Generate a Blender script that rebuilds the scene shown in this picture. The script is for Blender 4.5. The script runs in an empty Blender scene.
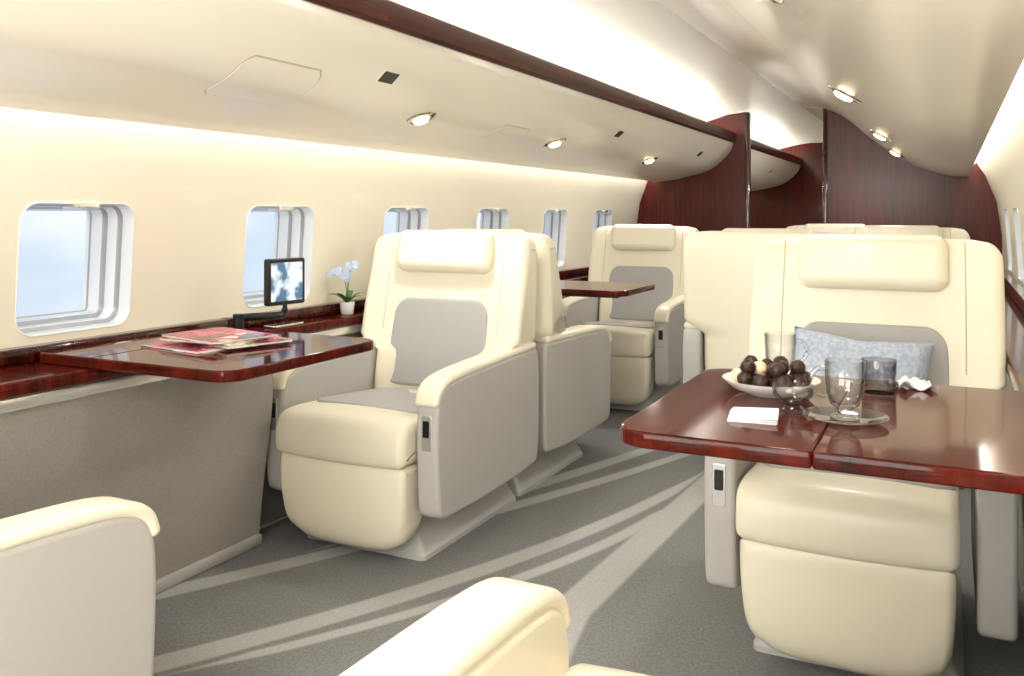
import bpy, math, random, bmesh
from mathutils import Vector, Matrix
random.seed(4)
scene=bpy.context.scene
try:
    scene.view_settings.view_transform='Standard'
    scene.view_settings.look='None'
    scene.view_settings.exposure=0
except Exception as e: print(e)
COL=scene.collection
H=1.08
CX=-0.955
# ---------------------------------------------------------------- materials
def lin(c):
    return tuple(((v/255)/12.92 if v/255<=0.04045 else ((v/255+0.055)/1.055)**2.4) for v in c)+(1,)
def mat(name,col=(200,200,200),rough=.5,metal=0,coat=0,trans=0,emis=None,es=0,spec=.5,ior=1.45,cr=.12):
    m=bpy.data.materials.new(name); m.use_nodes=True
    b=m.node_tree.nodes['Principled BSDF']
    b.inputs['Base Color'].default_value=lin(col)
    b.inputs['Roughness'].default_value=rough
    b.inputs['Metallic'].default_value=metal
    b.inputs['Coat Weight'].default_value=coat
    b.inputs['Coat Roughness'].default_value=cr
    b.inputs['Transmission Weight'].default_value=trans
    b.inputs['Specular IOR Level'].default_value=spec
    b.inputs['IOR'].default_value=ior
    if emis:
        b.inputs['Emission Color'].default_value=lin(emis); b.inputs['Emission Strength'].default_value=es
    return m
def N(m,t,**kw):
    n=m.node_tree.nodes.new(t)
    for k,v in kw.items(): setattr(n,k,v)
    return n
def L(m,a,b): m.node_tree.links.new(a,b)
def bump(m,scale,strength,dist=.002,detail=4,coord='Object',scale2=None,dist2=.006,st2=.5):
    tc=N(m,'ShaderNodeTexCoord')
    t=N(m,'ShaderNodeTexNoise'); t.inputs['Scale'].default_value=scale; t.inputs['Detail'].default_value=detail
    L(m,tc.outputs[coord],t.inputs['Vector'])
    b=N(m,'ShaderNodeBump'); b.inputs['Strength'].default_value=strength; b.inputs['Distance'].default_value=dist
    L(m,t.outputs['Fac'],b.inputs['Height']); L(m,b.outputs['Normal'],m.node_tree.nodes['Principled BSDF'].inputs['Normal'])
    if scale2:
        t2=N(m,'ShaderNodeTexNoise'); t2.inputs['Scale'].default_value=scale2; t2.inputs['Detail'].default_value=1.5; t2.inputs['Distortion'].default_value=.6
        L(m,tc.outputs[coord],t2.inputs['Vector'])
        b2=N(m,'ShaderNodeBump'); b2.inputs['Strength'].default_value=st2; b2.inputs['Distance'].default_value=dist2
        L(m,t2.outputs['Fac'],b2.inputs['Height']); L(m,b2.outputs['Normal'],b.inputs['Normal'])
def vary(m,c1,c2,scale,detail=3,vscale=(1,1,1),coord='Object',lo=.3,hi=.7,rough=.5):
    tc=N(m,'ShaderNodeTexCoord'); mp=N(m,'ShaderNodeMapping'); mp.inputs['Scale'].default_value=vscale
    t=N(m,'ShaderNodeTexNoise'); t.inputs['Scale'].default_value=scale; t.inputs['Detail'].default_value=detail; t.inputs['Roughness'].default_value=rough
    r=N(m,'ShaderNodeValToRGB'); r.color_ramp.elements[0].position=lo; r.color_ramp.elements[1].position=hi
    r.color_ramp.elements[0].color=lin(c1); r.color_ramp.elements[1].color=lin(c2)
    L(m,tc.outputs[coord],mp.inputs['Vector']); L(m,mp.outputs[0],t.inputs['Vector']); L(m,t.outputs['Fac'],r.inputs[0])
    L(m,r.outputs[0],m.node_tree.nodes['Principled BSDF'].inputs['Base Color'])
    return r
M={}
M['leather']=mat('cream_leather',(238,231,210),.38,coat=.12,spec=.4); bump(M['leather'],110,.10,.002,scale2=10,dist2=.008,st2=.25)
M['leather2']=mat('cream_leather_pad',(240,233,213),.34,coat=.14,spec=.4); bump(M['leather2'],110,.1,.002,scale2=12,dist2=.006,st2=.2)
M['seam']=mat('leather_seam',(196,186,160),.6)
M['grey']=mat('grey_leather',(173,173,173),.55); bump(M['grey'],160,.15,.002)
M['side']=mat('cool_grey_shell',(183,181,178),.5); bump(M['side'],200,.08,.001)
M['base']=mat('base_grey',(190,189,187),.45)
M['wood']=mat('mahogany',(70,18,12),.14,coat=.3,cr=.04); vary(M['wood'],(28,8,7),(84,24,15),3,6,(1,9,1),lo=.32,hi=.72,rough=.65)
M['woodtop']=mat('mahogany_top',(70,18,12),.08,coat=.06,spec=.18,cr=.03); vary(M['woodtop'],(22,7,6),(112,34,20),2.6,9,(2.0,14,1),lo=.34,hi=.72,rough=.8)
M['woodv']=mat('mahogany_panel',(70,18,12),.3,coat=.12,spec=.3); vary(M['woodv'],(48,11,9),(104,32,21),11,8,(5,5,.25),lo=.32,hi=.7,rough=.7)
M['rail']=mat('mahogany_rail',(70,18,12),.25,coat=.3); vary(M['rail'],(48,13,10),(92,29,19),4,6,(6,.6,6),lo=.32,hi=.72,rough=.65)
M['wall']=mat('wall_liner',(240,233,215),.55); bump(M['wall'],60,.04,.002)
M['ceil']=mat('ceiling_liner',(245,241,230),.35,coat=.05)
M['bin']=mat('bin_liner',(247,241,228),.25,coat=.2)
M['frame']=mat('window_frame',(236,239,243),.22,coat=.3)
M['rib']=mat('window_rib_silver',(168,174,184),.3,metal=.2)
M['panel']=mat('console_fabric',(132,122,112),.75); vary(M['panel'],(156,152,147),(168,164,159),180,2); bump(M['panel'],260,.3,.002)
M['dado']=mat('lower_wall_fabric',(124,119,114),.8)
M['rim']=mat('satin_metal_rim',(230,228,223),.22,metal=.7)
M['dark']=mat('black_plastic',(22,22,24),.35)
M['chrome']=mat('chrome',(225,220,210),.12,metal=1)
M['china']=mat('white_china',(240,240,238),.2,coat=.4)
M['napkin']=mat('napkin_cloth',(236,236,238),.8); bump(M['napkin'],220,.3)
M['choc']=mat('dark_chocolate',(48,26,18),.45); bump(M['choc'],120,.6,.004)
M['choc2']=mat('white_chocolate',(226,205,170),.45)
M['pillow']=mat('pale_blue_cloth',(176,187,206),.8); vary(M['pillow'],(164,177,200),(186,196,212),90,2,lo=.42,hi=.58); bump(M['pillow'],260,.35)
M['leaf']=mat('leaf_green',(62,112,40),.4)
M['petal']=mat('petal_pale',(200,214,240),.5)
M['led']=mat('led_emitter',(255,255,255),.5,emis=(255,254,250),es=15)
M['led2']=mat('led_emitter_wall',(255,255,255),.5,emis=(255,253,249),es=9)
M['lamp']=mat('lamp_lens',(255,250,240),.3,emis=(255,228,176),es=11)
M['paper']=mat('page_paper',(232,228,220),.7)
def thin(name,refl,tint,lo=.06,hi=.95,edge=.4,pwr=2.6):
    g=bpy.data.materials.new(name); g.use_nodes=True; nt=g.node_tree; nt.nodes.clear()
    o=nt.nodes.new('ShaderNodeOutputMaterial'); mx=nt.nodes.new('ShaderNodeMixShader'); tr=nt.nodes.new('ShaderNodeBsdfTransparent'); gl=nt.nodes.new('ShaderNodeBsdfGlossy')
    tr.inputs[0].default_value=lin(tint); gl.inputs['Roughness'].default_value=.03
    if refl is None:
        lw=nt.nodes.new('ShaderNodeLayerWeight'); lw.inputs['Blend'].default_value=.5
        pw=nt.nodes.new('ShaderNodeMath'); pw.operation='POWER'; pw.inputs[1].default_value=4
        p2=nt.nodes.new('ShaderNodeMath'); p2.operation='POWER'; p2.inputs[1].default_value=pwr
        mr=nt.nodes.new('ShaderNodeMapRange'); mr.inputs['To Min'].default_value=lo; mr.inputs['To Max'].default_value=hi
        mc=nt.nodes.new('ShaderNodeMix'); mc.data_type='RGBA'; mc.inputs[6].default_value=lin(tint); mc.inputs[7].default_value=lin(tuple(v*edge for v in tint))
        nt.links.new(lw.outputs['Facing'],pw.inputs[0]); nt.links.new(lw.outputs['Facing'],p2.inputs[0]); nt.links.new(pw.outputs[0],mr.inputs['Value']); nt.links.new(mr.outputs[0],mx.inputs[0])
        nt.links.new(p2.outputs[0],mc.inputs[0]); nt.links.new(mc.outputs[2],tr.inputs[0])
    else: mx.inputs[0].default_value=refl
    nt.links.new(tr.outputs[0],mx.inputs[1]); nt.links.new(gl.outputs[0],mx.inputs[2]); nt.links.new(mx.outputs[0],o.inputs[0]); return g
M['pane']=thin('window_pane',.04,(255,255,255))
M['glass']=thin('clear_glass',None,(252,253,254))
M['smoke']=thin('smoked_glass',None,(228,228,230),edge=.25)
def magmat(name,a,b,c):
    m=mat(name,a,.25,coat=.3); tc=N(m,'ShaderNodeTexCoord'); v=N(m,'ShaderNodeTexVoronoi'); v.inputs['Scale'].default_value=26
    r=N(m,'ShaderNodeValToRGB'); r.color_ramp.interpolation='CONSTANT'
    r.color_ramp.elements[0].color=lin(a); r.color_ramp.elements[1].color=lin(b); r.color_ramp.elements[1].position=.4
    e=r.color_ramp.elements.new(.62); e.color=lin(c); e=r.color_ramp.elements.new(.8); e.color=lin((235,228,220))
    L(m,tc.outputs['Object'],v.inputs['Vector']); L(m,v.outputs['Color'],r.inputs[0]); L(m,r.outputs[0],m.node_tree.nodes['Principled BSDF'].inputs['Base Color'])
    return m
M['mag1']=magmat('magazine_cover_red',(180,18,72),(228,85,140),(90,50,60))
M['mag2']=magmat('magazine_cover_pink',(230,100,145),(170,180,110),(150,30,70))
M['mag3']=magmat('magazine_cover_pale',(225,215,200),(130,150,90),(215,60,110))
m=mat('screen_image',(150,180,205),.15); tc=N(m,'ShaderNodeTexCoord'); t=N(m,'ShaderNodeTexNoise'); t.inputs['Scale'].default_value=18
r=N(m,'ShaderNodeValToRGB'); r.color_ramp.elements[0].color=lin((84,112,146)); r.color_ramp.elements[1].color=lin((206,222,236)); r.color_ramp.elements[0].position=.42; r.color_ramp.elements[1].position=.54
L(m,tc.outputs['Object'],t.inputs['Vector']); L(m,t.outputs['Fac'],r.inputs[0]); b=m.node_tree.nodes['Principled BSDF']
L(m,r.outputs[0],b.inputs['Base Color']); L(m,r.outputs[0],b.inputs['Emission Color']); b.inputs['Emission Strength'].default_value=.35
M['screen']=m
# carpet with sweeping leaf-vein bands
m=mat('carpet',(120,116,106),.95,spec=.1); tc=N(m,'ShaderNodeTexCoord'); sx=N(m,'ShaderNodeSeparateXYZ'); L(m,tc.outputs['Object'],sx.inputs[0])
X,Y=sx.outputs['X'],sx.outputs['Y']
def mth(op,a,b=None):
    n=N(m,'ShaderNodeMath',operation=op)
    for i,v in enumerate((a,b)):
        if v is None: continue
        if isinstance(v,(int,float)): n.inputs[i].default_value=v
        else: L(m,v,n.inputs[i])
    return n.outputs[0]
nz=N(m,'ShaderNodeTexNoise'); nz.inputs['Scale'].default_value=130; nz.inputs['Detail'].default_value=3; L(m,tc.outputs['Object'],nz.inputs['Vector'])
jit=mth('MULTIPLY',mth('SUBTRACT',nz.outputs['Fac'],.5),.014)
def band(pts,wa,wb_,ya,yb):
    (y0,x0),(y1,x1),(y2,x2)=pts
    s1=(x1-x0)/(y1-y0); s2=(x2-x1)/(y2-y1); c=(s2-s1)/(y2-y0)
    A=mth('ADD',mth('MULTIPLY',mth('SUBTRACT',Y,y0),s1),x0)
    B=mth('MULTIPLY',mth('MULTIPLY',mth('SUBTRACT',Y,y0),mth('SUBTRACT',Y,y1)),c)
    d=mth('ADD',mth('ABSOLUTE',mth('SUBTRACT',X,mth('ADD',A,B))),jit)
    t=mth('MINIMUM',mth('MAXIMUM',mth('DIVIDE',mth('SUBTRACT',Y,ya),yb-ya),0),1)
    w=mth('ADD',mth('MULTIPLY',t,wb_-wa),wa)
    ends=mth('MINIMUM',mth('MULTIPLY',mth('MINIMUM',t,mth('SUBTRACT',1.0,t)),8.0),1.0)
    w=mth('MULTIPLY',w,ends)
    return mth('MINIMUM',mth('MAXIMUM',mth('DIVIDE',mth('SUBTRACT',w,d),.014),0),1)
# a main stem runs up the aisle; veins leave it tangentially and curve out like a leaf, none crossing it
bands=[band([(.8,-1.00),(2.2,-.93),(3.8,-.86)],.085,.04,-.6,6.4),
 band([(1.0,-2.05),(2.3,-1.30),(3.5,-.95)],.075,.03,-.3,3.85),
 band([(1.8,-2.02),(3.0,-1.42),(4.2,-.98)],.06,.03,.7,4.6),
 band([(3.0,-1.55),(4.0,-1.22),(5.0,-.95)],.055,.03,2.2,5.5),
 band([(.7,-.35),(1.4,-.70),(2.3,-.92)],.065,.045,.1,2.7),
 band([(1.7,-1.50),(2.3,-1.17),(3.0,-.95)],.03,.035,1.45,3.3)]
acc=bands[0]
for b_ in bands[1:]: acc=mth('MAXIMUM',acc,b_)
rb=N(m,'ShaderNodeValToRGB'); rb.color_ramp.elements[0].position=.3; rb.color_ramp.elements[1].position=.7
rb.color_ramp.elements[0].color=lin((122,122,122)); rb.color_ramp.elements[1].color=lin((146,146,146)); L(m,nz.outputs['Fac'],rb.inputs[0])
rb2=N(m,'ShaderNodeValToRGB'); rb2.color_ramp.elements[0].position=.3; rb2.color_ramp.elements[1].position=.7
rb2.color_ramp.elements[0].color=lin((172,172,170)); rb2.color_ramp.elements[1].color=lin((190,190,188)); L(m,nz.outputs['Fac'],rb2.inputs[0])
mxc=N(m,'ShaderNodeMix',data_type='RGBA'); L(m,acc,mxc.inputs[0]); L(m,rb.outputs[0],mxc.inputs[6]); L(m,rb2.outputs[0],mxc.inputs[7])
L(m,mxc.outputs[2],m.node_tree.nodes['Principled BSDF'].inputs['Base Color'])
n2=N(m,'ShaderNodeTexNoise'); n2.inputs['Scale'].default_value=380; bp=N(m,'ShaderNodeBump'); bp.inputs['Strength'].default_value=.4; bp.inputs['Distance'].default_value=.003
L(m,tc.outputs['Object'],n2.inputs['Vector']); L(m,n2.outputs['Fac'],bp.inputs['Height']); L(m,bp.outputs[0],m.node_tree.nodes['Principled BSDF'].inputs['Normal'])
M['carpet']=m
# ---------------------------------------------------------------- helpers
def mesh(name,v,f,mats,smooth=True,parent=None,loc=(0,0,0),angle=35,fm=None):
    me=bpy.data.meshes.new(name); me.from_pydata([tuple(p) for p in v],[],f); me.update()
    if not isinstance(mats,(list,tuple)): mats=[mats]
    for k in mats: me.materials.append(M[k])
    if fm:
        for p,i in zip(me.polygons,fm): p.material_index=i
    bm=bmesh.new(); bm.from_mesh(me); bmesh.ops.remove_doubles(bm,verts=bm.verts,dist=1e-5); bmesh.ops.recalc_face_normals(bm,faces=bm.faces)
    for fc in bm.faces: fc.smooth=smooth
    if smooth:
        for e in bm.edges:
            if len(e.link_faces)==2 and (e.calc_face_angle(0)>math.radians(angle) or any(len(fc.verts)>6 for fc in e.link_faces)): e.smooth=False
    bm.to_mesh(me); bm.free()
    ob=bpy.data.objects.new(name,me); COL.objects.link(ob); ob.location=loc
    if parent: ob.parent=parent
    return ob
def top(ob,label,cat,group=None,kind=None):
    ob['label']=label; ob['category']=cat
    if group: ob['group']=group
    if kind: ob['kind']=kind
    return ob
def struct(ob): ob['kind']='structure'; return ob
def empty(name,loc,rot=0):
    e=bpy.data.objects.new(name,None); e.empty_display_size=.1; COL.objects.link(e); e.location=loc; e.rotation_euler=(0,0,rot); return e
def chaikin(p,it=3,closed=True):
    for _ in range(it):
        q=[]; n=len(p)
        if closed:
            for i in range(n):
                a,b=p[i],p[(i+1)%n]
                q+= [tuple(a[k]*.75+b[k]*.25 for k in range(len(a))),tuple(a[k]*.25+b[k]*.75 for k in range(len(a)))]
        else:
            q=[p[0]]
            for i in range(n-1):
                a,b=p[i],p[i+1]
                q+= [tuple(a[k]*.75+b[k]*.25 for k in range(len(a))),tuple(a[k]*.25+b[k]*.75 for k in range(len(a)))]
            q.append(p[-1])
        p=q
    return p
def area(p): return .5*sum(p[i][0]*p[(i+1)%len(p)][1]-p[(i+1)%len(p)][0]*p[i][1] for i in range(len(p)))
def ccw(p): return p if area(p)>0 else p[::-1]
def offset(p,d):
    n=len(p); out=[]
    for i in range(n):
        a,b,c=p[i-1],p[i],p[(i+1)%n]
        t=Vector((c[0]-a[0],c[1]-a[1]));
        if t.length<1e-9: out.append(b); continue
        t.normalize(); out.append((b[0]-t.y*d,b[1]+t.x*d))
    return out
def rings_mesh(rings,cap0=True,cap1=True):
    n=len(rings[0]); v=[p for r in rings for p in r]; f=[]
    for i in range(len(rings)-1):
        for j in range(n):
            k=(j+1)%n; f.append((i*n+j,i*n+k,(i+1)*n+k,(i+1)*n+j))
    if cap0: f.append(tuple(range(n))[::-1])
    if cap1: f.append(tuple((len(rings)-1)*n+j for j in range(n)))
    return v,f
def loftx(name,prof,x0,x1,r,m,it=3,crown=0,warp=None,parent=None,org=(0,0,0),loc=None,mid=9):
    p=ccw(chaikin(prof,it) if it else prof); st=[]
    n=6
    for i in range(n): a=i/n*math.pi/2; st.append((x0+r*(1-math.cos(a)),r*(1-math.sin(a))))
    for i in range(mid):
        t=i/(mid-1); st.append((x0+r+(x1-x0-2*r)*t,0))
    for i in range(n-1,-1,-1): a=i/n*math.pi/2; st.append((x1-r*(1-math.cos(a)),r*(1-math.sin(a))))
    rings=[]
    hw=(x1-x0)/2; xc=(x0+x1)/2
    for x,ins in st:
        q=offset(p,ins+crown*((x-xc)/hw)**2)
        ring=[]
        for (y,z) in q:
            P=(x,y,z)
            if warp: P=warp(*P)
            ring.append((P[0]-org[0],P[1]-org[1],P[2]-org[2]))
        rings.append(ring)
    v,f=rings_mesh(rings)
    return mesh(name,v,f,m,parent=parent,loc=loc if loc is not None else (0,0,0),angle=50)
def rrect(w,h,r,n=6,r2=None):
    pts=[]
    rs=[r,r,r2 if r2 is not None else r,r2 if r2 is not None else r]
    for k,(sx_,sy_) in enumerate(((1,1),(-1,1),(-1,-1),(1,-1))):
        rr=rs[k]
        for i in range(n+1):
            a=math.pi/2*(k+i/n); pts.append((sx_*(w/2-rr)+rr*math.cos(a),sy_*(h/2-rr)+rr*math.sin(a)))
    return pts
def sweep_yz(name,path,x0,x1,th,r,m,parent=None):
    p=chaikin(path,3,False); rings=[]; n=len(p); xc=(x0+x1)/2
    for i,(y,z) in enumerate(p):
        a=p[max(i-1,0)]; b=p[min(i+1,n-1)]; t=Vector((b[0]-a[0],b[1]-a[1])).normalized(); nr=Vector((-t.y,t.x))
        rings.append([(xc+u,y+nr.x*w,z+nr.y*w) for u,w in rrect(x1-x0,th,r,4)])
    def endr(i,sgn):
        y,z=p[i]; a=p[max(i-1,0)]; b=p[min(i+1,n-1)]; t=Vector((b[0]-a[0],b[1]-a[1])).normalized(); nr=Vector((-t.y,t.x)); out=[]
        for k in (1,2,3):
            an=k/3*math.pi/2; off=r*.8*math.sin(an); ins=r*.8*(1-math.cos(an))
            out.append([(xc+u,y+nr.x*w+t.x*off*sgn,z+nr.y*w+t.y*off*sgn) for u,w in offset(ccw(rrect(x1-x0,th,r,4)),ins)])
        return out
    rings=endr(0,-1)[::-1]+rings+endr(n-1,1)
    v,f=rings_mesh(rings); return mesh(name,v,f,m,parent=parent,angle=50)
def plate(name,outl,z0,z1,r,m,mat4=None,parent=None,loc=(0,0,0),seg=4,warp=None,angle=50):
    p=ccw(outl); rings=[]
    for i in range(seg+1):
        a=i/seg*math.pi/2; rings.append([(x,y,z0+r-r*math.cos(a)) for x,y in offset(p,r*(1-math.sin(a)))])
    for i in range(seg,-1,-1):
        a=i/seg*math.pi/2; rings.append([(x,y,z1-r+r*math.cos(a)) for x,y in offset(p,r*(1-math.sin(a)))])
    if warp: rings=[[warp(*q) for q in rg] for rg in rings]
    if mat4: rings=[[tuple(mat4@Vector(q)) for q in rg] for rg in rings]
    v,f=rings_mesh(rings); return mesh(name,v,f,m,parent=parent,loc=loc,angle=angle)
def box(name,a,b,m,r=.004,parent=None,loc=(0,0,0)):
    w,d=b[0]-a[0],b[1]-a[1]; cx,cy=(a[0]+b[0])/2,(a[1]+b[1])/2
    rr=min(r,w*.3,d*.3,(b[2]-a[2])*.3)
    o=[(x+cx,y+cy) for x,y in rrect(w,d,rr,2)]
    return plate(name,o,a[2],b[2],rr,m,parent=parent,loc=loc,seg=2,angle=35)
def lathe(name,prof,m,seg=32,parent=None,loc=(0,0,0),close=False,sc=(1,1)):
    rings=[]
    for (r_,z_) in prof: rings.append([(r_*sc[0]*math.cos(2*math.pi*i/seg),r_*sc[1]*math.sin(2*math.pi*i/seg),z_) for i in range(seg)])
    if close: rings.append(rings[0])
    v,f=rings_mesh(rings,not close,not close); return mesh(name,v,f,m,parent=parent,loc=loc,angle=60)
def tube(name,path,rad,m,seg=8,parent=None,loc=(0,0,0),taper=None):
    rings=[]; n=len(path)
    for i,p in enumerate(path):
        a=Vector(path[max(i-1,0)]); b=Vector(path[min(i+1,n-1)]); t=(b-a).normalized()
        u=t.cross(Vector((0,0,1)));
        if u.length<.05: u=t.cross(Vector((1,0,0)))
        u.normalize(); w=t.cross(u)
        rr=rad*(taper[i] if taper else 1)
        rings.append([tuple(Vector(p)+u*rr*math.cos(2*math.pi*k/seg)+w*rr*math.sin(2*math.pi*k/seg)) for k in range(seg)])
    v,f=rings_mesh(rings); return mesh(name,v,f,m,parent=parent,loc=loc,angle=60)
def exty(name,prof,y0,y1,m,closed=True,parent=None,n=1,angle=35):
    rings=[[(x,y0+(y1-y0)*i/n,z) for x,z in prof] for i in range(n+1)]
    if closed: v,f=rings_mesh(rings)
    else:
        k=len(prof); v=[p for r in rings for p in r]; f=[(i*k+j,i*k+j+1,(i+1)*k+j+1,(i+1)*k+j) for i in range(n) for j in range(k-1)]
    return mesh(name,v,f,m,parent=parent,angle=angle)
def catmull(p,n=6):
    out=[]
    P=[p[0]]+list(p)+[p[-1]]
    for i in range(1,len(P)-2):
        for k in range(n):
            t=k/n; a,b,c,d=P[i-1],P[i],P[i+1],P[i+2]
            out.append(tuple(.5*((2*b[q])+(-a[q]+c[q])*t+(2*a[q]-5*b[q]+4*c[q]-d[q])*t*t+(-a[q]+3*b[q]-3*c[q]+d[q])*t**3) for q in range(2)))
    out.append(p[-1]); return out
# ---------------------------------------------------------------- shell
YA,YB,YC=-1.6,6.65,10.0
WP=catmull([(0,-2.12),(.35,-2.19),(.70,-2.225),(.95,-2.22),(1.17,-2.19),(1.34,-2.125),(1.5,-2.03),(1.64,-1.90)],8)
def wx(z):
    for i in range(len(WP)-1):
        if WP[i][0]<=z<=WP[i+1][0]+1e-9:
            t=(z-WP[i][0])/(WP[i+1][0]-WP[i][0]+1e-12); return WP[i][1]*(1-t)+WP[i+1][1]*t
    return WP[-1][1] if z>1 else WP[0][1]
P_=.84; Y0=1.69; ZW=.932; WW,WH,WR=.362,.36,.05
Z0b,Z1b=.72,1.17
def build_wall(name,side,wins):
    v=[];f=[]
    X_=lambda z:(wx(z) if side<0 else 2*CX-wx(z))
    def quad(y0,y1,z0,z1,nz):
        for i in range(nz):
            a=z0+(z1-z0)*i/nz; b=z0+(z1-z0)*(i+1)/nz; k=len(v)
            v.extend([(X_(a),y0,a),(X_(a),y1,a),(X_(b),y1,b),(X_(b),y0,b)]); f.append((k,k+1,k+2,k+3))
    quad(YA,YC,0,Z0b,12); quad(YA,YC,Z1b,1.64,14)
    prev=YA
    loop=rrect(WW,WH,WR,8)
    for n in wins:
        yc=Y0+P_*n; a,b=yc-P_/2,yc+P_/2
        if a>prev+1e-4: quad(prev,a,Z0b,Z1b,8)
        prev=b
        hw=P_/2; zt=Z1b-ZW; zb=ZW-Z0b
        outer=[]
        for (u,w) in loop:
            s=min(hw/abs(u) if abs(u)>1e-6 else 1e9,(zt/w if w>1e-6 else (zb/-w if w<-1e-6 else 1e9)))
            outer.append([u*s,w*s])
        for cu,cw in ((hw,zt),(-hw,zt),(-hw,-zb),(hw,-zb)):
            q=min(range(len(outer)),key=lambda q:(outer[q][0]-cu)**2+(outer[q][1]-cw)**2); outer[q]=[cu,cw]
        K=len(loop); R=6; base=len(v)
        for j in range(R+1):
            t=j/R
            for (u,w),(uu,ww) in zip(loop,outer):
                y=yc+u+(uu-u)*t; z=ZW+w+(ww-w)*t; v.append((X_(z),y,z))
        for j in range(R):
            for q in range(K):
                q2=(q+1)%K; f.append((base+j*K+q,base+j*K+q2,base+(j+1)*K+q2,base+(j+1)*K+q))
    if prev<YC: quad(prev,YC,Z0b,Z1b,8)
    return struct(mesh(name,v,f,'wall',angle=60))
LW=list(range(-1,6)); RW=list(range(2,6))
build_wall('wall_left',-1,LW); build_wall('wall_right',1,RW)
wn=0
for side,wl in ((-1,LW),(1,RW)):
    for n in wl:
        yc=Y0+P_*n
        spec=[(-.004,.0,0),(-.003,-.003,0),(.000,-.003,0),(.002,.000,0),(.003,.010,0),(.005,.040,0),(.013,.044,1),(.018,.048,1),(.020,.056,0),(.021,.086,0),(.029,.090,1),(.034,.094,1),(.036,.102,0),(.038,.136,0),(.042,.140,1),(.044,.152,0)]
        rings=[];fm=[]
        base0=ccw(rrect(WW,WH,WR,8))
        for k,(ins,d,mm) in enumerate(spec):
            lp=offset(base0,ins)
            if ins>0: lp=[(u,w+(w0-w)*(.55 if w0>0 else .1)) for (u,w),(u0,w0) in zip(lp,base0)]
            rings.append([((wx(ZW+w)-d) if side<0 else (2*CX-wx(ZW+w)+d),yc+u,ZW+w) for u,w in lp])
            if k: fm+=[mm]*len(lp)
        v,f=rings_mesh(rings,False,True)
        fm.append(2)
        ob=struct(mesh('window_%d'%(wn+1),v,f,['frame','rib','pane'],fm=fm,angle=40)); wn+=1
        if side<0:
            box('shade_latch',(wx(ZW+WH/2)-.05,yc-.03,ZW+WH/2-.014),(wx(ZW+WH/2)+.012,yc+.05,ZW+WH/2+.002),'rim',parent=ob)
struct(box('floor',(-2.3,YA,-.05),(.45,YC,0),'carpet',r=.001))
cp=catmull([(-1.90,1.64),(-1.78,1.76),(-1.5,1.84),(-1.2,1.868),(-.95,1.868),(-.78,1.865),(-.4,1.84),(-.12,1.76),(-.01,1.64)],8)
struct(exty('ceiling',cp,YA,YC,'ceil',closed=False,angle=60))
def bulk(name,x0,x1,y,m='woodv',th=.035):
    zt=1.85
    if x0<-2:
        pts=[(x1,0),(x1,zt)]+[(-1.5,1.835),(-1.78,1.75)]+[(wx(z)+.003,z) for z in (1.62,1.5,1.34,1.17,.95,.7,.35,0)]
    else:
        pts=[(x0,0),(x0,zt)]+[(-.4,1.83),(-.13,1.75)]+[(2*CX-wx(z)-.003,z) for z in (1.62,1.5,1.34,1.17,.95,.7,.35,0)]
    rings=[[(x,yy,z) for x,z in pts] for yy in (y,y+th)]
    v,f=rings_mesh(rings); return struct(mesh(name,v,f,m,smooth=False))
bulk('wall_partition_port',-2.3,-1.36,YB); bulk('wall_partition_starboard',-.80,.4,YB)
struct(box('wall_far',(-2.25,YC-.04,0),(.33,YC,1.86),'woodv')); struct(box('wall_near',(-2.3,YA-.04,0),(.45,YA,1.87),'wall'))
struct(box('trim_1',(-1.365,YB-.03,0),(-1.335,YB+.05,1.845),'wood')); struct(box('trim_2',(-.815,YB-.03,0),(-.785,YB+.05,1.845),'wood'))
bl=catmull([(-2.03,1.338),(-1.95,1.347),(-1.85,1.364),(-1.65,1.416),(-1.54,1.49),(-1.475,1.565),(-1.455,1.618)],7)
lb=bl+[(-1.47,1.655),(-1.75,1.66),(-2.03,1.48)]
rbp=catmull([(.11,1.338),(.0,1.345),(-.12,1.378),(-.31,1.472),(-.50,1.62),(-.63,1.74),(-.74,1.815),(-.84,1.85),(-.96,1.866)],7)
rb_=rbp+[(-.5,1.845),(-.1,1.70),(.10,1.50)]
for (a,b) in ((YA,YB-.001),(YB+.036,YC-.041)):
    top(exty('overhead_bin',lb,a,b,'bin',angle=30),'long cream overhead bin with bullnose face beneath dark wood rail','overhead bin',group='overhead bins')
    top(exty('overhead_bin',rb_,a,b,'bin',angle=30),'cream sloping overhead bin along window wall','overhead bin',group='overhead bins')
    struct(exty('trim_3' if a==YA else 'trim_4',[(-1.463,1.619),(-1.448,1.619),(-1.436,1.63),(-1.430,1.680),(-1.436,1.695),(-1.463,1.695)],a,b,'rail'))
    e=exty('led_strip',[(-1.60,1.662),(-1.56,1.662),(-1.56,1.672),(-1.60,1.672)],a,b,'led'); top(e,'linear LED cove light above the bin','light strip',group='cove light strips')
    e=exty('led_strip',[(-2.056,1.375),(-2.032,1.375),(-2.032,1.387),(-2.056,1.387)],a,b,'led2'); top(e,'linear LED wall wash light behind bin','light strip',group='cove light strips')
    e=exty('led_strip',[(.122,1.42),(.146,1.42),(.146,1.432),(.122,1.432)],a,b,'led2'); top(e,'linear LED wall wash light behind bin','light strip',group='cove light strips')
def frame_on(curve,X,off=0):
    for i in range(len(curve)-1):
        (x0,z0),(x1,z1)=curve[i],curve[i+1]
        if min(x0,x1)<=X<=max(x0,x1):
            t=(X-x0)/(x1-x0); z=z0+(z1-z0)*t; tn=Vector((x1-x0,0,z1-z0)).normalized()
            if tn.x<0: tn=-tn
            nrm=Vector((tn.z,0,-tn.x))
            return Vector((X,0,z)),tn,nrm
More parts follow.
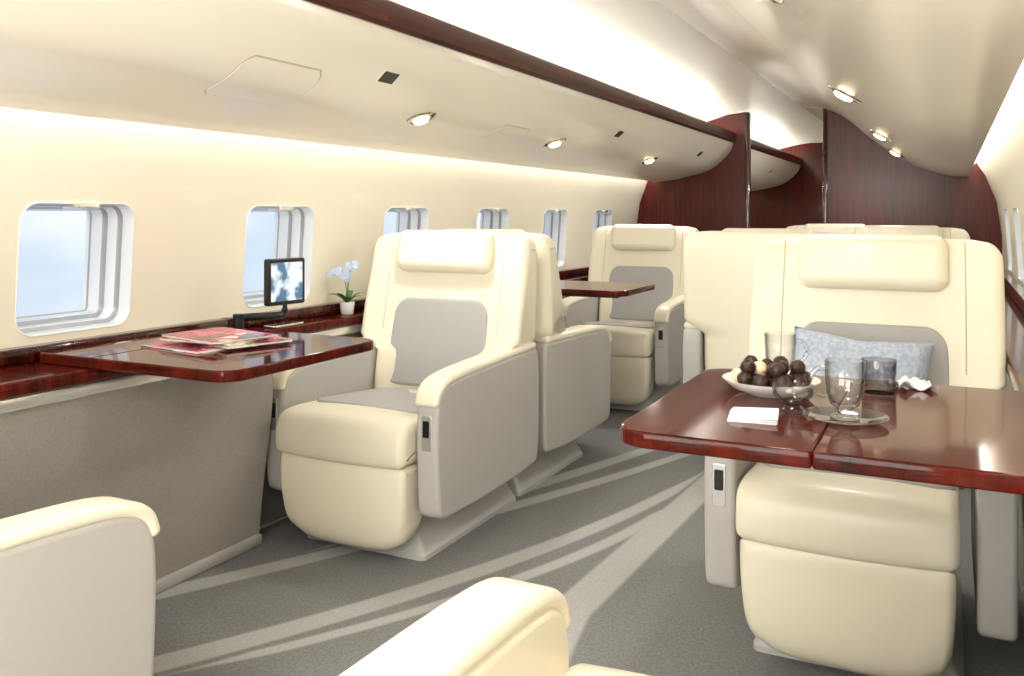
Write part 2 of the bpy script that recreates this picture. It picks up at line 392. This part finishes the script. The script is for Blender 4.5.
def on_bin(curve,X,Y_):
    p,tn,nr=frame_on(curve,X); p.y=Y_
    return Matrix(((tn.x,0,nr.x,p.x),(0,-1,0,p.y),(tn.z,0,nr.z,p.z),(0,0,0,1)))
def downlight(curve,X,Y_,rs=1,P=13):
    m4=on_bin(curve,X,Y_)
    e=empty('downlight',(0,0,0)); e.matrix_world=m4
    lathe('trim_ring',[(.030*rs,.0),(.030*rs,.004),(.036*rs,.007),(.054*rs,.005),(.057*rs,0)],'chrome',parent=e,close=True)
    lathe('lens',[(.0,0.0005),(.028*rs,.0005),(.029*rs,.006),(.025*rs,.014),(.014*rs,.018),(.001,.019)],'lamp',parent=e)
    top(e,'round chrome recessed downlight set in bin underside','light',group='recessed downlights')
    li=bpy.data.lights.new('downlight_bulb','SPOT'); li.energy=P; li.color=(1,.965,.90); li.spot_size=math.radians(176); li.spot_blend=.6; li.shadow_soft_size=.04
    lo=bpy.data.objects.new('bulb',li); COL.objects.link(lo); lo.parent=e; lo.location=(0,0,.062); lo.rotation_euler=(math.pi,0,0)
for y in (-.9,.3,2.6,3.76,5.2): downlight(bl,-1.65,y)
for y in (-.9,.3,1.5,2.98,4.6,5.9): downlight(rbp,-.30,y,1.1,12)
downlight(bl,-1.65,8.0,1,22); downlight(rbp,-.30,7.6,1,34)  # extra downlights added past the partition to brighten the bin seen through the opening
def air(curve,X,Y_,w=.05,h=.085):
    m4=on_bin(curve,X,Y_)
    e=empty('air_vent',(0,0,0)); e.matrix_world=m4
    plate('vent_frame',rrect(w,h,.004,2),0,.002,.0008,'bin',parent=e); plate('vent_grille',rrect(w*.84,h*.88,.002,2),.001,.003,.0008,'dark',parent=e)
    top(e,'small square black air vent in cream bin face','vent',group='square air vents')
for y in (2.23,4.31,5.95,8.6): air(bl,-1.53,y)
def hatch(X0,X1,ya,yb):
    e=empty('access_hatch',((X0+X1)/2,(ya+yb)/2,1.42))
    o=e.location
    for nm,g,o0,o1,mm in (('seam_gap',.004,-.001,.0008,'seam'),('panel',0,.0,.002,'bin')):
        cur=[frame_on(bl,X0-g+(X1-X0+2*g)*i/12) for i in range(13)]
        v=[];f=[]
        for off in (o0,o1):
            for i,(p,tn,nr) in enumerate(cur):
                ex=min(i,12-i); sh=(.026,.008,.001,0,0,0,0)[ex]
                for y in (ya-g+sh,yb+g-sh): q=p+nr*off; v.append((q.x-o[0],y-o[1],q.z-o[2]))
        n=26
        for i in range(12):
            f.append((i*2,i*2+1,i*2+3,i*2+2)); f.append((n+i*2,n+i*2+1,n+i*2+3,n+i*2+2))
            f.append((i*2,i*2+2,n+i*2+2,n+i*2)); f.append((i*2+1,i*2+3,n+i*2+3,n+i*2+1))
        f.append((0,1,n+1,n)); f.append((24,25,n+25,n+24))
        mesh(nm,v,f,mm,angle=30,parent=e)
    top(e,'flush cream service hatch in bin underside','hatch',group='service hatches')
hatch(-1.72,-1.555,1.66,1.96); hatch(-1.72,-1.60,3.15,3.4)
# ---------------------------------------------------------------- consoles + ledges
LZ=.69
def console(side,y0,y1,xt,xb,mname,label,rail=.732):
    mx=lambda x:(x if side<0 else 2*CX-x)
    e=empty('side_console',(mx((xt+xb)/2),(y0+y1)/2,0))
    ox,oy=e.location.x,e.location.y
    pr=[(mx(x)-ox,z) for x,z in catmull([(xt,.635),(xt-.004,.45),((xt+xb)/2-.01,.2),(xb,.02)],6)]
    pr+= [(mx(-2.105)-ox,.02),(mx(-2.16)-ox,.635)]
    exty('body',pr,y0-oy,y1-oy,mname,parent=e,angle=30)
    a,b2=sorted((mx(xt-.01),mx(xt+.014)))
    box('rim',(a-ox,y0-oy,.618),(b2-ox,y1-oy,.652),'rim',r=.01,parent=e)
    if side<0 and xt>-2.0:
        a,b2=sorted((mx(xb-.02),mx(xb+.018)))
        box('plinth',(a-ox,y0-oy,.0),(b2-ox,y1-oy,.035),'side',r=.008,parent=e)
    a,b2=sorted((mx(-2.219),mx(xt+.03)))
    box('ledge_top',(a-ox,y0-oy,.655),(b2-ox,y1-oy,LZ),'woodtop',r=.01,parent=e)
    a,b2=sorted((mx(-2.215),mx(-2.165)))
    box('back_rail',(a-ox,y0-oy,LZ),(b2-ox,y1-oy,rail),'wood',r=.008,parent=e)
    top(e,label,'console',group='side consoles')
console(-1,-1.5,1.10,-1.975,-2.035,'panel','grey fabric side console with glossy mahogany ledge')
console(-1,1.102,2.22,-1.975,-2.035,'panel','grey fabric side console with glossy mahogany ledge')
console(-1,2.222,6.6,-2.09,-2.10,'dado','slim side console with glossy mahogany ledge under windows')
console(1,-1.5,6.6,-2.075,-2.09,'panel','slim side console with glossy mahogany ledge behind seats',rail=.745)
def ftable(x0,x1,y0,y1,side,seam,label):
    cx,cy=(x0+x1)/2,(y0+y1)/2
    e=empty('folding_table',(cx,cy,LZ))
    h=y1-y0
    def outl(a,b,ra,rb):
        pts=[]
        for sx_,sy_,k,rr in ((1,1,0,rb),(-1,1,1,ra),(-1,-1,2,ra),(1,-1,3,rb)):
            X_=b if sx_>0 else a
            for i in range(9):
                an=math.pi/2*(k+i/8); pts.append((X_-sx_*rr+rr*math.cos(an)-cx,sy_*(h/2-rr)+rr*math.sin(an)))
        return pts
    R=.06
    if side<0: parts=[(x0,seam,.006,.005),(seam+.0006,x1,.005,R)]
    else: parts=[(x0,seam,R,.005),(seam+.0006,x1,.005,.006)]
    for a,b,ra,rb in parts: plate('table_leaf',outl(a,b,ra,rb),0.0,.028,.0045,'woodtop',parent=e,seg=4)
    if side<0: box('support_arm',(x0+.28-cx,-.03,-.03),(x1-.12-cx,.03,-.001),'dark',parent=e)
    else: box('support_arm',(x0+.12-cx,-.03,-.03),(x1-.12-cx,.03,-.001),'dark',parent=e)
    top(e,label,'table',group='folding tables'); return e
ftable(-2.15,-1.485,1.52,2.13,-1,-1.95,'glossy mahogany fold-out table with magazines on it')
ftable(-2.15,-1.38,3.97,4.50,-1,-2.0,'glossy mahogany fold-out table between two facing armchairs')
ftable(-.515,.17,1.41,2.09,1,-.19,'glossy mahogany two-leaf table set with glassware and sweets')
TZ=LZ+.028
# ---------------------------------------------------------------- armchair
BP=[(.57,.33),(.565,.45),(.588,.57),(.60,.62),(.618,.69),(.635,.78),(.66,.90),(.67,.97),(.68,1.0),(.70,1.012),(.75,1.012),(.785,.995),(.792,.90),(.79,.70),(.788,.62),(.786,.56),(.785,.5),(.77,.33)]
def build_chair():
    e=empty('armchair',(0,0,0))
    v,f=rings_mesh([[(x*s,y*s2+.46,z) for x,y in rrect(.47,.66,.02,3)] for z,s,s2 in ((0,1.0,1.0),(.014,1.0,1.0),(.022,.98,.985),(.10,.80,.92),(.19,.76,.90))])
    mesh('base',v,f,'base',parent=e,angle=25)
    def wleg(x,y,z):
        t=max(0,(.34-z)/.28); k=abs(x)/.25
        return (x*(1-.05*t*t),y,z+.06*t*k**6)
    loftx('leg_rest',[(.02,.322),(.0,.315),(-.006,.25),(-.002,.15),(.012,.07),(.05,.035),(.13,.055),(.16,.16),(.16,.322)],-.242,.242,.024,'leather',it=2,crown=.007,warp=wleg,parent=e)
    loftx('seat_cushion',[(.03,.312),(-.012,.312),(-.026,.35),(-.018,.43),(.03,.466),(.2,.458),(.45,.44),(.62,.43),(.62,.312),(.3,.312)],-.248,.248,.026,'leather',it=2,crown=.009,parent=e)
    def topz(y): return .457-.04*max(0,(y-.12))/.5
    plate('seat_insert',[(x,y+.355) for x,y in rrect(.435,.43,.05,5)],0,.022,.009,'grey',parent=e,warp=lambda x,y,z:(x,y,z+topz(y)-.012))
    for s in (-1,1):
        a,b=(.258,.335) if s>0 else (-.335,-.258)
        arm=loftx('armrest',[(.075,.165),(.055,.18),(.045,.32),(.043,.46),(.052,.525),(.09,.560),(.16,.572),(.4,.583),(.72,.590),(.775,.587),(.775,.3),(.765,.19),(.74,.165),(.45,.15),(.10,.155)],a,b,.014,'side',it=2,parent=e,mid=3)
        a2,b2=(.2555,.3375) if s>0 else (-.3375,-.2555)
        sweep_yz('arm_pad',[(.050,.515),(.060,.545),(.095,.568),(.16,.580),(.35,.590),(.735,.600)],a2,b2,.028,.013,'leather2',parent=arm)
        plate('control_panel',rrect(.034,.105,.006,3),0,.007,.002,'rim',mat4=Matrix(((1,0,0,(a+b)/2),(0,0,-1,.049),(0,1,0,.425),(0,0,0,1))),parent=arm)
        plate('control_button',rrect(.022,.05,.004,3),0.004,.009,.001,'dark',mat4=Matrix(((1,0,0,(a+b)/2),(0,0,-1,.049),(0,1,0,.438),(0,0,0,1))),parent=arm)
    hinge=(0,.60,.42)
    def wb(x,y,z):
        k=abs(x)/.34; t=max(0,min(1,(z-.72)/.3)); lo=max(0,min(1,(.62-z)/.05))
        return (x*(1-.012*t*t)*(1-.26*lo),y-.04*k**4*(1-t*.6),z-.028*(k**10)*t)
    back=loftx('backrest',BP,-.34,.34,.034,'leather',it=2,warp=wb,parent=e,org=hinge,loc=hinge,mid=15)
    front=[p for p in chaikin(BP,2) if p[0]<.70 and p[1]>.63 and p[1]<1.005]; front.sort(key=lambda p:p[1])
    for sx_ in (-.245,.245):
        path=[(wb(sx_,y,z)[0]-hinge[0],wb(sx_,y,z)[1]-hinge[1]+.0002,wb(sx_,y,z)[2]-hinge[2]) for y,z in front]
        tube('seam',path,.0020,'seam',parent=back,seg=6)
    d=Vector((0,.665-.572,.92-.45)).normalized(); nrm=Vector((0,-d.z,d.y))
    def fm(zc,off):
        t=(zc-.45)/(.92-.45); y=.572+(.665-.572)*t
        c=Vector((0,y,zc))+nrm*off-Vector(hinge)
        return Matrix(((1,0,0,c.x),(0,d.y,nrm.y,c.y),(0,d.z,nrm.z,c.z),(0,0,0,1)))
    o_=[]
    for (x,y) in rrect(.43,.33,.065,7,r2=.03):
        o_.append((x*(1-.08*(y+.165)/.33),y))
    plate('back_insert',o_,-.03,.016,.012,'grey',mat4=fm(.605,0),parent=back)
    plate('headrest',[(x,y) for x,y in rrect(.40,.158,.036,6)],-.02,.066,.03,'leather2',mat4=fm(.94,.0),parent=back,seg=7,
        warp=lambda x,y,z:(x,y,z-.014*(x/.2)**2-.008*(y/.078)**2+.008))
    return e
def clone(src,loc,rot):
    def cp(o,par):
        c=o.copy(); COL.objects.link(c)
        if par: c.parent=par
        for ch in o.children: cp(ch,c)
        return c
    c=cp(src,None); c.location=loc; c.rotation_euler=(0,0,rot); return c
ch=build_chair()
G='cabin armchairs'
pi=math.pi
ch.location=(-1.70,2.20,0); top(ch,'cream leather armchair with grey inserts beside side console','armchair',group=G)
def chair(x,front,away,label):
    c=clone(ch,(x,front,0),pi if away else 0); top(c,label,'armchair',group=G); return c
side_of=lambda k:sum(v.co.x for v in k.data.vertices)
chair(-1.71,3.82,True,'cream leather armchair backing onto another armchair')
chair(-1.68,4.52,False,'cream leather armchair with grey inserts behind fold-out table')
chair(-1.605,1.175,True,'cream leather armchair facing fold-out table with magazines')
nc=chair(-.24,1.175,True,'cream leather armchair with fully reclined back facing set table')
for k in list(nc.children):
    if k.name.startswith('backrest'): k.rotation_euler=(-math.radians(80),0,0); k.scale=(.7,1,1); k.location.z-=.03
    if k.name.startswith('armrest'):
        if side_of(k)<0: k.location.z-=.13
        else:
            S=1.35; k.scale=(S,1,1); k.location.x=.34-S*.34
            k.data=k.data.copy(); k.data.materials[0]=M['leather2']
            for q in list(k.children):
                if q.name.startswith('control'): bpy.data.objects.remove(q)
                else: q.scale=(.93,1,1); q.location.x=.2965*.07
rc=chair(-.205,2.09,False,'cream leather armchair holding a pale blue pillow at table')
for k in rc.children:
    if k.name.startswith('leg_rest') or k.name.startswith('seat_cushion'): k.scale=(.955,1,1); k.location.x=-.012
    if k.name.startswith('armrest') and side_of(k)>0:
        for q in list(k.children):
            if q.name.startswith('control'): bpy.data.objects.remove(q)
chair(-.70,4.50,True,'cream leather armchair set toward the aisle, back turned')
chair(-.24,4.66,False,'cream leather armchair beside window ledge near partition')
chair(-.68,5.50,False,'cream leather armchair in front of mahogany partition')
# ---------------------------------------------------------------- pillow
def pillow():
    n=24; v=[];f=[]
    w,h,t=.36,.29,.075
    for s in (1,-1):
        for i in range(n+1):
            for j in range(n+1):
                a=2*i/n-1; b=2*j/n-1
                th=t*((1-a**4)*(1-b**4))**.5
                px=a*(1-.10*(1-abs(b))*abs(a)) ; pz=b*(1-.14*(1-abs(a))*abs(b))
                v.append((px*w/2,s*th+.005*math.sin(9*a+4*b)*(1-a*a)*(1-b*b),pz*h/2))
    m_=(n+1)**2
    for s in range(2):
        for i in range(n):
            for j in range(n):
                k=s*m_+i*(n+1)+j; f.append((k,k+1,k+n+2,k+n+1))
    return mesh('pillow',v,f,'pillow',angle=80)
p=pillow(); p.location=(-.225,2.54,.618); p.rotation_euler=(math.radians(-20),math.radians(4),0); top(p,'pale blue-grey pillow leaning on armchair back','pillow')
# ---------------------------------------------------------------- tableware
def truffle_mesh():
    bm=bmesh.new(); bmesh.ops.create_icosphere(bm,subdivisions=3,radius=.0155)
    for v in bm.verts: v.co*=1+.05*math.sin(v.co.x*400)*math.cos(v.co.y*370+v.co.z*300); v.co.z*=.92
    v=[tuple(q.co) for q in bm.verts]; f=[tuple(q.index for q in fc.verts) for fc in bm.faces]; bm.free(); return v,f
bx,by=-.325,1.83
b=lathe('serving_bowl',[(.001,0),(.045,0),(.048,.004),(.075,.012),(.094,.028),(.096,.031),(.093,.031),(.073,.016),(.045,.009),(.001,.008)],'china',seg=48,loc=(bx,by,TZ)); top(b,'shallow white china bowl filled with truffles','bowl')
v,f=truffle_mesh(); T1=mesh('truffle',v,f,'choc',angle=80); T2=mesh('truffle',v,f,'choc2',angle=80)
pos=[(0,0,.026)]
for i in range(6): a=i*pi/3; pos.append((.034*math.cos(a),.034*math.sin(a),.0265))
for i in range(10): a=i*pi/5+.2; pos.append((.064*math.cos(a),.064*math.sin(a),.034))
for i in range(4): a=i*pi/2+.5; pos.append((.023*math.cos(a),.023*math.sin(a),.052))
for i in range(5): a=i*pi*.4+.1; pos.append((.052*math.cos(a),.052*math.sin(a),.056))
for i,(x,y,z) in enumerate(pos):
    src=T2 if i in (3,12,19) else T1
    c=src if i in (0,3) else src.copy()
    if c.name not in COL.objects: COL.objects.link(c)
    c.location=(bx+x,by+y,TZ+z); c.rotation_euler=(i,i*2,i*3)
    top(c,'white chocolate truffle in the bowl' if src is T2 else 'dark chocolate truffle heaped in the bowl','chocolate',group='truffles in the bowl')
def mug(x,y,rot,label,z=TZ,hh=.1):
    e=empty('glass_mug',(x,y,z),rot)
    lathe('mug_body',[(.001,0),(.024,0),(.025,.004),(.012,.010),(.012,.016),(.024,.024),(.031,.045),(.034,hh),(.0325,hh+.001),(.0315,hh),(.0285,.046),(.022,.028),(.001,.022)],'glass',seg=36,parent=e)
    path=[(.030,0,.085),(.045,0,.086),(.056,0,.074),(.057,0,.058),(.050,0,.044),(.038,0,.037),(.027,0,.038)]
    path=chaikin(path,2,False); tube('handle',path,.0042,'glass',parent=e); top(e,label,'glass mug',group='glass mugs')
mug(-.165,1.64,pi*1.05,'clear glass coffee mug standing on glass saucer',z=TZ+.0065)
mug(-.335,2.0,pi*.1,'clear glass coffee mug behind the sweets bowl')
s=lathe('saucer',[(.001,.0),(.035,0),(.045,.003),(.070,.010),(.072,.012),(.069,.012),(.045,.006),(.001,.005)],'glass',seg=48,loc=(-.165,1.64,TZ+.0002)); top(s,'clear glass saucer under coffee mug','saucer')
s=lathe('tumbler',[(.001,0),(.030,0),(.032,.003),(.034,.066),(.0335,.068),(.032,.066),(.030,.012),(.001,.010)],'smoke',seg=36,loc=(-.13,1.94,TZ)); top(s,'short smoked glass tumbler on table','tumbler')
s=lathe('glass_bowl',[(.001,0),(.020,0),(.018,.004),(.012,.008),(.022,.013),(.036,.028),(.038,.045),(.037,.046),(.035,.044),(.033,.030),(.020,.017),(.001,.014)],'glass',seg=36,loc=(-.262,1.70,TZ)); top(s,'small footed clear glass dish','glass dish')
def napkin(x,y,w,h,rot,label):
    e=empty('napkin',(x,y,TZ),rot)
    for i in range(3):
        plate('napkin_fold',rrect(w-.002*i,h-.002*i,.004,2),.0025*i,.0025*i+.0024,.001,'napkin',parent=e,warp=lambda a,b,c,i=i:(a+.0015*i,b,c+.0015*(a/w+.5)*i))
    top(e,label,'napkin',group='folded napkins')
napkin(-.315,1.60,.085,.095,.15,'folded white napkin on mahogany table')
v=[];f=[];n=16
for s_ in (0,1):
    for i in range(n+1):
        for j in range(n+1):
            a=2*i/n-1;b=2*j/n-1
            hgt=.012*(.5+.5*math.sin(5*a+2*b))*(1-.5*a*a)+.008*max(0,math.sin(7*b-3*a))
            v.append((a*.038*(1+.12*math.sin(4*b)),b*.030*(1+.15*math.sin(5*a)),.001+hgt+(.0018 if s_ else 0)))
m_=(n+1)**2
for s_ in range(2):
    for i in range(n):
        for j in range(n): k=s_*m_+i*(n+1)+j; f.append((k,k+1,k+n+2,k+n+1))
nk=mesh('napkin',v,f,'napkin',angle=80,loc=(-.07,2.02,TZ)); nk.rotation_euler=(0,0,.4); top(nk,'crumpled white napkin beside the tumbler','napkin',group='folded napkins')
# ---------------------------------------------------------------- magazines
def magazine(x,y,z,rot,m,label):
    e=empty('magazine',(x,y,z),rot)
    plate('pages',rrect(.195,.252,.002,2),.0008,.0062,.0005,'paper',parent=e); plate('cover',rrect(.20,.257,.002,2),.0062,.0070,.0003,m,parent=e); plate('back_cover',rrect(.20,.257,.002,2),0,.0008,.0003,m,parent=e)
    top(e,label,'magazine',group='magazines on the table')
for i,(x,y,r_,mm,lb_) in enumerate([(-1.865,1.80,1.42,'mag1','glossy magazine with red patterned cover at bottom of pile'),(-1.80,1.88,1.25,'mag2','glossy magazine with pink patterned cover in the pile'),
    (-1.84,1.85,1.60,'mag3','glossy magazine with pale green and white cover in the pile'),(-1.835,1.84,1.36,'mag1','glossy magazine with red patterned cover on top of pile')]):
    magazine(x,y,TZ+.0071*i,r_,mm,lb_)
# ---------------------------------------------------------------- monitor
e=empty('video_monitor',(-2.09,2.185,LZ)); 
lathe('mount',[(.001,0),(.03,0),(.03,.012),(.018,.018),(.018,.065),(.001,.065)],'dark',parent=e)
tube('swing_arm',[(0,0,.052),(.02,.04,.053),(.06,.08,.054),(.095,.11,.056),(.098,.112,.07),(.098,.112,.10)],.013,'dark',parent=e,seg=10)
hm=Matrix.Translation((.105,.11,.168))@Matrix.Rotation(math.radians(82),4,'Z')@Matrix.Rotation(math.radians(90),4,'X')
plate('screen_housing',rrect(.16,.155,.008,4),-.018,.004,.004,'dark',mat4=hm,parent=e); plate('screen',rrect(.134,.128,.003,2),.004,.0052,.0004,'screen',mat4=hm,parent=e)
top(e,'small black flat monitor on swing arm above ledge','monitor')
b=plate('remote_tray',rrect(.07,.16,.02,5),0,.008,.003,'chrome',loc=(-2.105,2.42,LZ)); top(b,'slim chrome tray lying on mahogany ledge','tray')
# ---------------------------------------------------------------- orchid
e=empty('potted_orchid',(-2.115,2.80,LZ))
lathe('pot',[(.001,0),(.02,0),(.024,.004),(.029,.045),(.029,.05),(.026,.05),(.024,.04),(.001,.04)],'china',parent=e)
random.seed(7)
def leafm(name,L_,w,az,droop,m,z0,par,base=(0,0)):
    v=[];f=[];n=10
    for i in range(n+1):
        t=i/n; ww=w*math.sin(pi*min(1,t*.92+.08))**.8; r=L_*t; z=z0+L_*(.9*t-droop*t*t)
        for s in (-1,0,1):
            x=r*.75; y=s*ww; v.append((base[0]+x*math.cos(az)-y*math.sin(az),base[1]+x*math.sin(az)+y*math.cos(az),z+(.2*ww if s else 0)))
    for i in range(n):
        for k in range(2): f.append((i*3+k,i*3+k+1,(i+1)*3+k+1,(i+1)*3+k))
    return mesh(name,v,f,m,parent=par,angle=80)
for i in range(7): leafm('leaf',.085+.02*(i%3),.013,i*.9+.2,.55,'leaf',.042,e)
def flower(c,s,az):
    v=[];f=[]
    for k in range(5):
        a=k*2*pi/5; b0=len(v)
        pts=[(0,0),(.35,.28),(.7,.34),(1,.0),(.7,-.34),(.35,-.28)]
        for r_,w_ in pts:
            lx=s*(r_*math.cos(a)-w_*math.sin(a)); lz=s*(r_*math.sin(a)+w_*math.cos(a)); ly=-.15*s*r_+ .05*s*k
            v.append((c[0]+lx*math.cos(az)-ly*math.sin(az),c[1]+lx*math.sin(az)+ly*math.cos(az),c[2]+lz))
        f.append(tuple(b0+i for i in range(6)))
    return mesh('flower',v,f,'petal',parent=e,smooth=False)
for sx_,hgt in ((.035,.205),(-.04,.185),(.0,.17)):
    path=[(0,0,.04),(sx_*.1,0,.10),(sx_*.5,0,hgt-.015),(sx_,-.005,hgt),(sx_*1.7+.004,-.01,hgt-.014)]
    path=chaikin(path,2,False); tube('stem',path,.0015,'leaf',parent=e,seg=6)
    for k in range(6):
        q=path[int(len(path)*(.5+.095*k))-1]; flower((q[0]+random.uniform(-.012,.012),q[1]-.008,q[2]+random.uniform(-.02,.014)),.015,.6+random.uniform(-.4,.4))
top(e,'small pale orchid in white pot on mahogany ledge','potted plant')
# ---------------------------------------------------------------- lights / world / camera
def area_l(loc,rot,sx_,sy_,pw,col=(1,.985,.955)):
    li=bpy.data.lights.new('area','AREA'); li.shape='RECTANGLE'; li.size=sx_; li.size_y=sy_; li.energy=pw; li.color=col
    o=bpy.data.objects.new('fill_lamp',li); COL.objects.link(o); o.location=loc; o.rotation_euler=rot; return o
area_l((-.85,-.9,1.5),(math.radians(72),0,math.radians(4)),1.3,.5,25)  # unseen soft fill behind the camera, no fixture, lights the chair fronts
area_l((-.9,-1.3,.7),(math.radians(108),0,math.radians(-8)),1.6,.9,50)  # added low fill behind the camera, aimed upward to brighten the bin undersides
w=bpy.data.worlds.new('sky'); scene.world=w; w.use_nodes=True; nt=w.node_tree; bg=nt.nodes['Background']
tc=nt.nodes.new('ShaderNodeTexCoord'); nz=nt.nodes.new('ShaderNodeTexNoise'); nz.inputs['Scale'].default_value=2.6; nz.inputs['Detail'].default_value=5
mp=nt.nodes.new('ShaderNodeMapping'); mp.inputs['Scale'].default_value=(1,1,2.5)
r=nt.nodes.new('ShaderNodeValToRGB'); r.color_ramp.elements[0].position=.4; r.color_ramp.elements[1].position=.65
r.color_ramp.elements[0].color=lin((200,217,235)); r.color_ramp.elements[1].color=lin((236,242,248))
nt.links.new(tc.outputs['Generated'],mp.inputs[0]); nt.links.new(mp.outputs[0],nz.inputs['Vector']); nt.links.new(nz.outputs['Fac'],r.inputs[0]); nt.links.new(r.outputs[0],bg.inputs[0]); bg.inputs[1].default_value=1.2
cd=bpy.data.cameras.new('camera'); cam=bpy.data.objects.new('camera',cd); COL.objects.link(cam); scene.camera=cam
th=math.atan(438/880); cam.location=(0,0,H); cam.rotation_euler=(math.radians(90),0,th)
cd.sensor_width=36; cd.lens=880/1024*36; cd.shift_y=-(338-215)/1024; cd.clip_start=.02
print('done')
